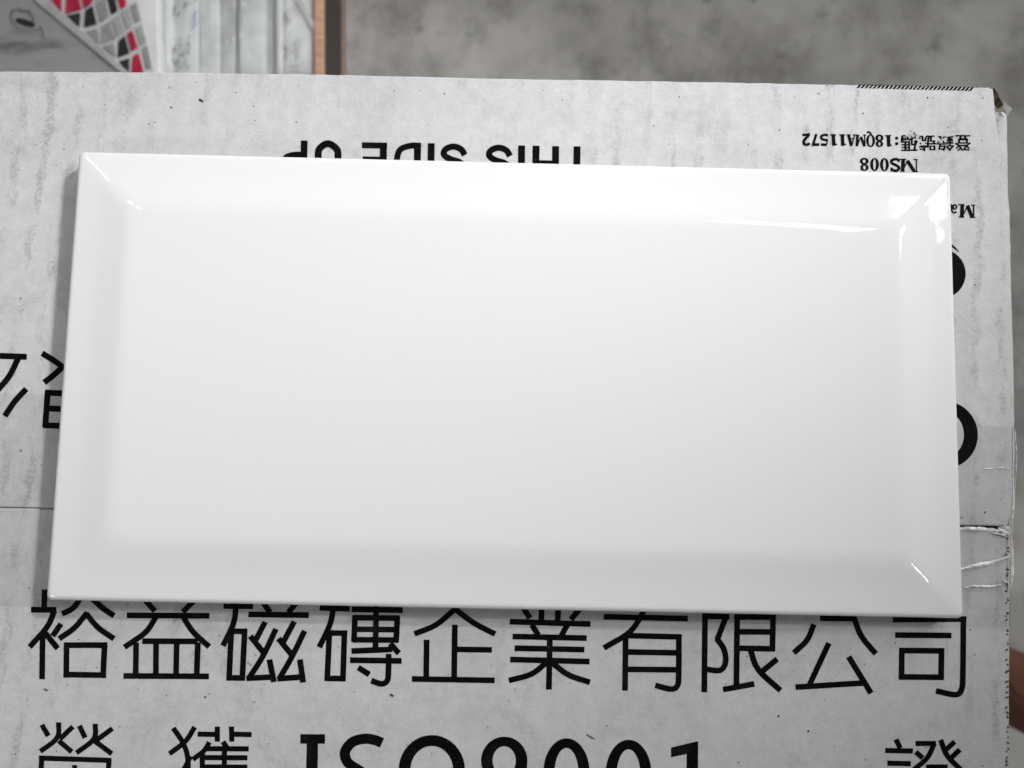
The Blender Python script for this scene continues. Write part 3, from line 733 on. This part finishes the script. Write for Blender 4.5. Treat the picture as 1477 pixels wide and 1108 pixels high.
def band(name, x0, x1, z, mat, parent, bulge=0.0006):
    v = []; f = []; n = 8
    for (yy) in (-170, -100, -40, 20, 80, 112):
        for i in range(n + 1):
            t = i / n; x = x0 + (x1 - x0) * t
            p = at(x + jit(0.7), yy, z); v.append(Vector((p.x, p.y, z - 0.002 + bulge * math.sin(math.pi * t) + jit(0.00025))))
    for a in range(5):
        for i in range(n):
            q = a * (n + 1) + i; f.append([q, q + n + 1, q + n + 2, q + 1])
    # sides down to the floor
    ring = [i for i in range(n + 1)] + [a * (n + 1) + n for a in range(1, 6)] + [5 * (n + 1) + i for i in range(n - 1, -1, -1)] + [a * (n + 1) for a in range(4, 0, -1)]
    b = len(v)
    for q in ring: v.append(Vector((v[q].x, v[q].y, 0.0)))
    m = len(ring)
    for i in range(m):
        j = (i + 1) % m; f.append([ring[i], ring[j], b + j, b + i])
    f.append([b + i for i in range(m)])
    me = mesh_of(v, f, True)
    bm = bmesh.new(); bm.from_mesh(me); bmesh.ops.recalc_face_normals(bm, faces=bm.faces); bm.to_mesh(me); bm.free()
    return child(name, me, parent, [mat])
def film(x0, x1, z, parent):
    v = []; f = []; nx, ny = 14, 16
    for j in range(ny + 1):
        for i in range(nx + 1):
            p = at(x0 + (x1 - x0) * i / nx, -170 + 282 * j / ny, z)
            e_ = 0.0 if 0 < i < nx else -0.0012
            v.append(Vector((p.x, p.y, z + 0.0006 + e_ + jit(0.00045))))
    for j in range(ny):
        for i in range(nx):
            a = j * (nx + 1) + i; f.append([a, a + nx + 1, a + nx + 2, a + 1])
    return child('film', mesh_of(v, f, True), parent, [FILM])
def pack(x0, x1, label):
    return empty('tile_pack', at((x0 + x1) / 2, 20, 0), label, 'pack', PG)
def scribble(x0, x1, y0, y1, z, parent, mat, n, lean=0.5, wd=1.0):
    s = Print(0, 0, 1, z)
    for i in range(n):
        x = random.uniform(x0, x1); y = random.uniform(y0, y1); L = random.uniform(2, 6)
        s.stroke(wd * random.uniform(0.6, 1.2), (x, y), (x + lean * L * 0.5 + jit(1), y - L * 0.5), (x + lean * L + jit(1.5), y - L))
    return s.make(parent, 'worn_print', mat)
pA = pack(230, 341, 'white film-wrapped pack with grey handwriting, next to the mosaic carton')
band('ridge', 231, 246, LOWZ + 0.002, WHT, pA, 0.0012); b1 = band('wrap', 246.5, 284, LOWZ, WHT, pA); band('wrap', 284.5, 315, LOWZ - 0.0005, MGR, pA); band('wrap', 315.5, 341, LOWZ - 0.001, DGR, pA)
zt = LOWZ + 0.0004
scribble(249, 257, 0, 26, zt, b1, GREYINK, 26); scribble(264, 274, -10, 12, zt, b1, GREYINK, 18); scribble(248, 272, 56, 104, zt, b1, GREYINK, 70)
scribble(278, 284, 0, 44, zt, b1, BLUEINK, 26, 0.4)
film(231, 341, LOWZ + 0.001, pA)
pB = pack(341, 395, 'pale green-grey film-wrapped pack with wrinkles and pale slivers for glints, middle of the three')
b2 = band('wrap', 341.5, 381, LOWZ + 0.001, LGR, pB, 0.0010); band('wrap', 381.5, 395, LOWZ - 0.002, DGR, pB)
film(341, 395, LOWZ + 0.002, pB)
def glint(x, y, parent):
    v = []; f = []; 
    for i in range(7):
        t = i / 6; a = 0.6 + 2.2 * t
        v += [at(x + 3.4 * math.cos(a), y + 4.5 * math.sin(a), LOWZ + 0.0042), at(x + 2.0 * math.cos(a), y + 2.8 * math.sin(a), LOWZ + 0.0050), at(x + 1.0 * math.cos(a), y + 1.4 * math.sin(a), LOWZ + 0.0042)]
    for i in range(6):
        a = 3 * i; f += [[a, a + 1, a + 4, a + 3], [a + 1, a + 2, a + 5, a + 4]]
    child('film_glint', mesh_of(v, f, True), parent, [CREASE])  # pale curved sliver stands in for a glint on the film
for x, y in ((353, 8), (352, 22), (369, 12), (371, 34), (348, 46), (348, 52), (358, 76), (327, 58), (352, 3)): glint(x, y, pB)
pC = pack(396, 452, 'white film-wrapped pack with a dark slanting stripe, beside the brown board edge')
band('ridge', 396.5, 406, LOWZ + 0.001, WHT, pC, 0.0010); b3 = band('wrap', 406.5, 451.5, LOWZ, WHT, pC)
Print(0, 0, 1, zt).stroke(5, (428, -6), (442, 18), (455, 42)).make(b3, 'slanting_stripe', DGR)
Print(0, 0, 1, zt + 0.0001).stroke(9, (416, 10), (418, 18), (420, 26)).make(b3, 'grey_smudge', MGR)
scribble(412, 436, 58, 104, zt, b3, MGR, 60, -0.3, 2.0)
film(396, 452, LOWZ + 0.001, pC)
# open board tray holding the packs
tr = empty('board_tray', at(470, 20, 0), 'upright brown corrugated board edge standing on the floor beside the wrapped packs', 'board')
child('rim', prism(px_poly([(452.5, -170), (466.5, -170), (467, 112), (453, 112)], LOWZ + 0.001), 0.0, 0.0006), tr, [PEACH])
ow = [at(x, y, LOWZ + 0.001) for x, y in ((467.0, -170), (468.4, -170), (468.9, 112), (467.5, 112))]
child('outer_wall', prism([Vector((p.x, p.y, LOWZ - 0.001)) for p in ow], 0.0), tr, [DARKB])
p0, p1 = at(484, -170, 0.006), at(484, 112, 0.006); p2, p3 = at(496, 112, 0.006), at(496, -170, 0.006)
child('foot_strip', prism([p0, p1, p2, p3], 0.0, 0.0006), tr, [TAN])
# brown block on the floor to the right
bb = [(1405, 944), (1450, 943), (1520, 950), (1520, 1088), (1478, 1050), (1452, 1020), (1405, 985)]
me = prism(px_poly(bb, 0.030), 0.0, 0.009, 5)
BR = plain('red_brown_glaze', (0.17, 0.068, 0.042), 0.85, 0.12, 40)
link('brown_block', me, None, [BR], 'dark reddish-brown block on the pale floor to the right of the box', 'block')
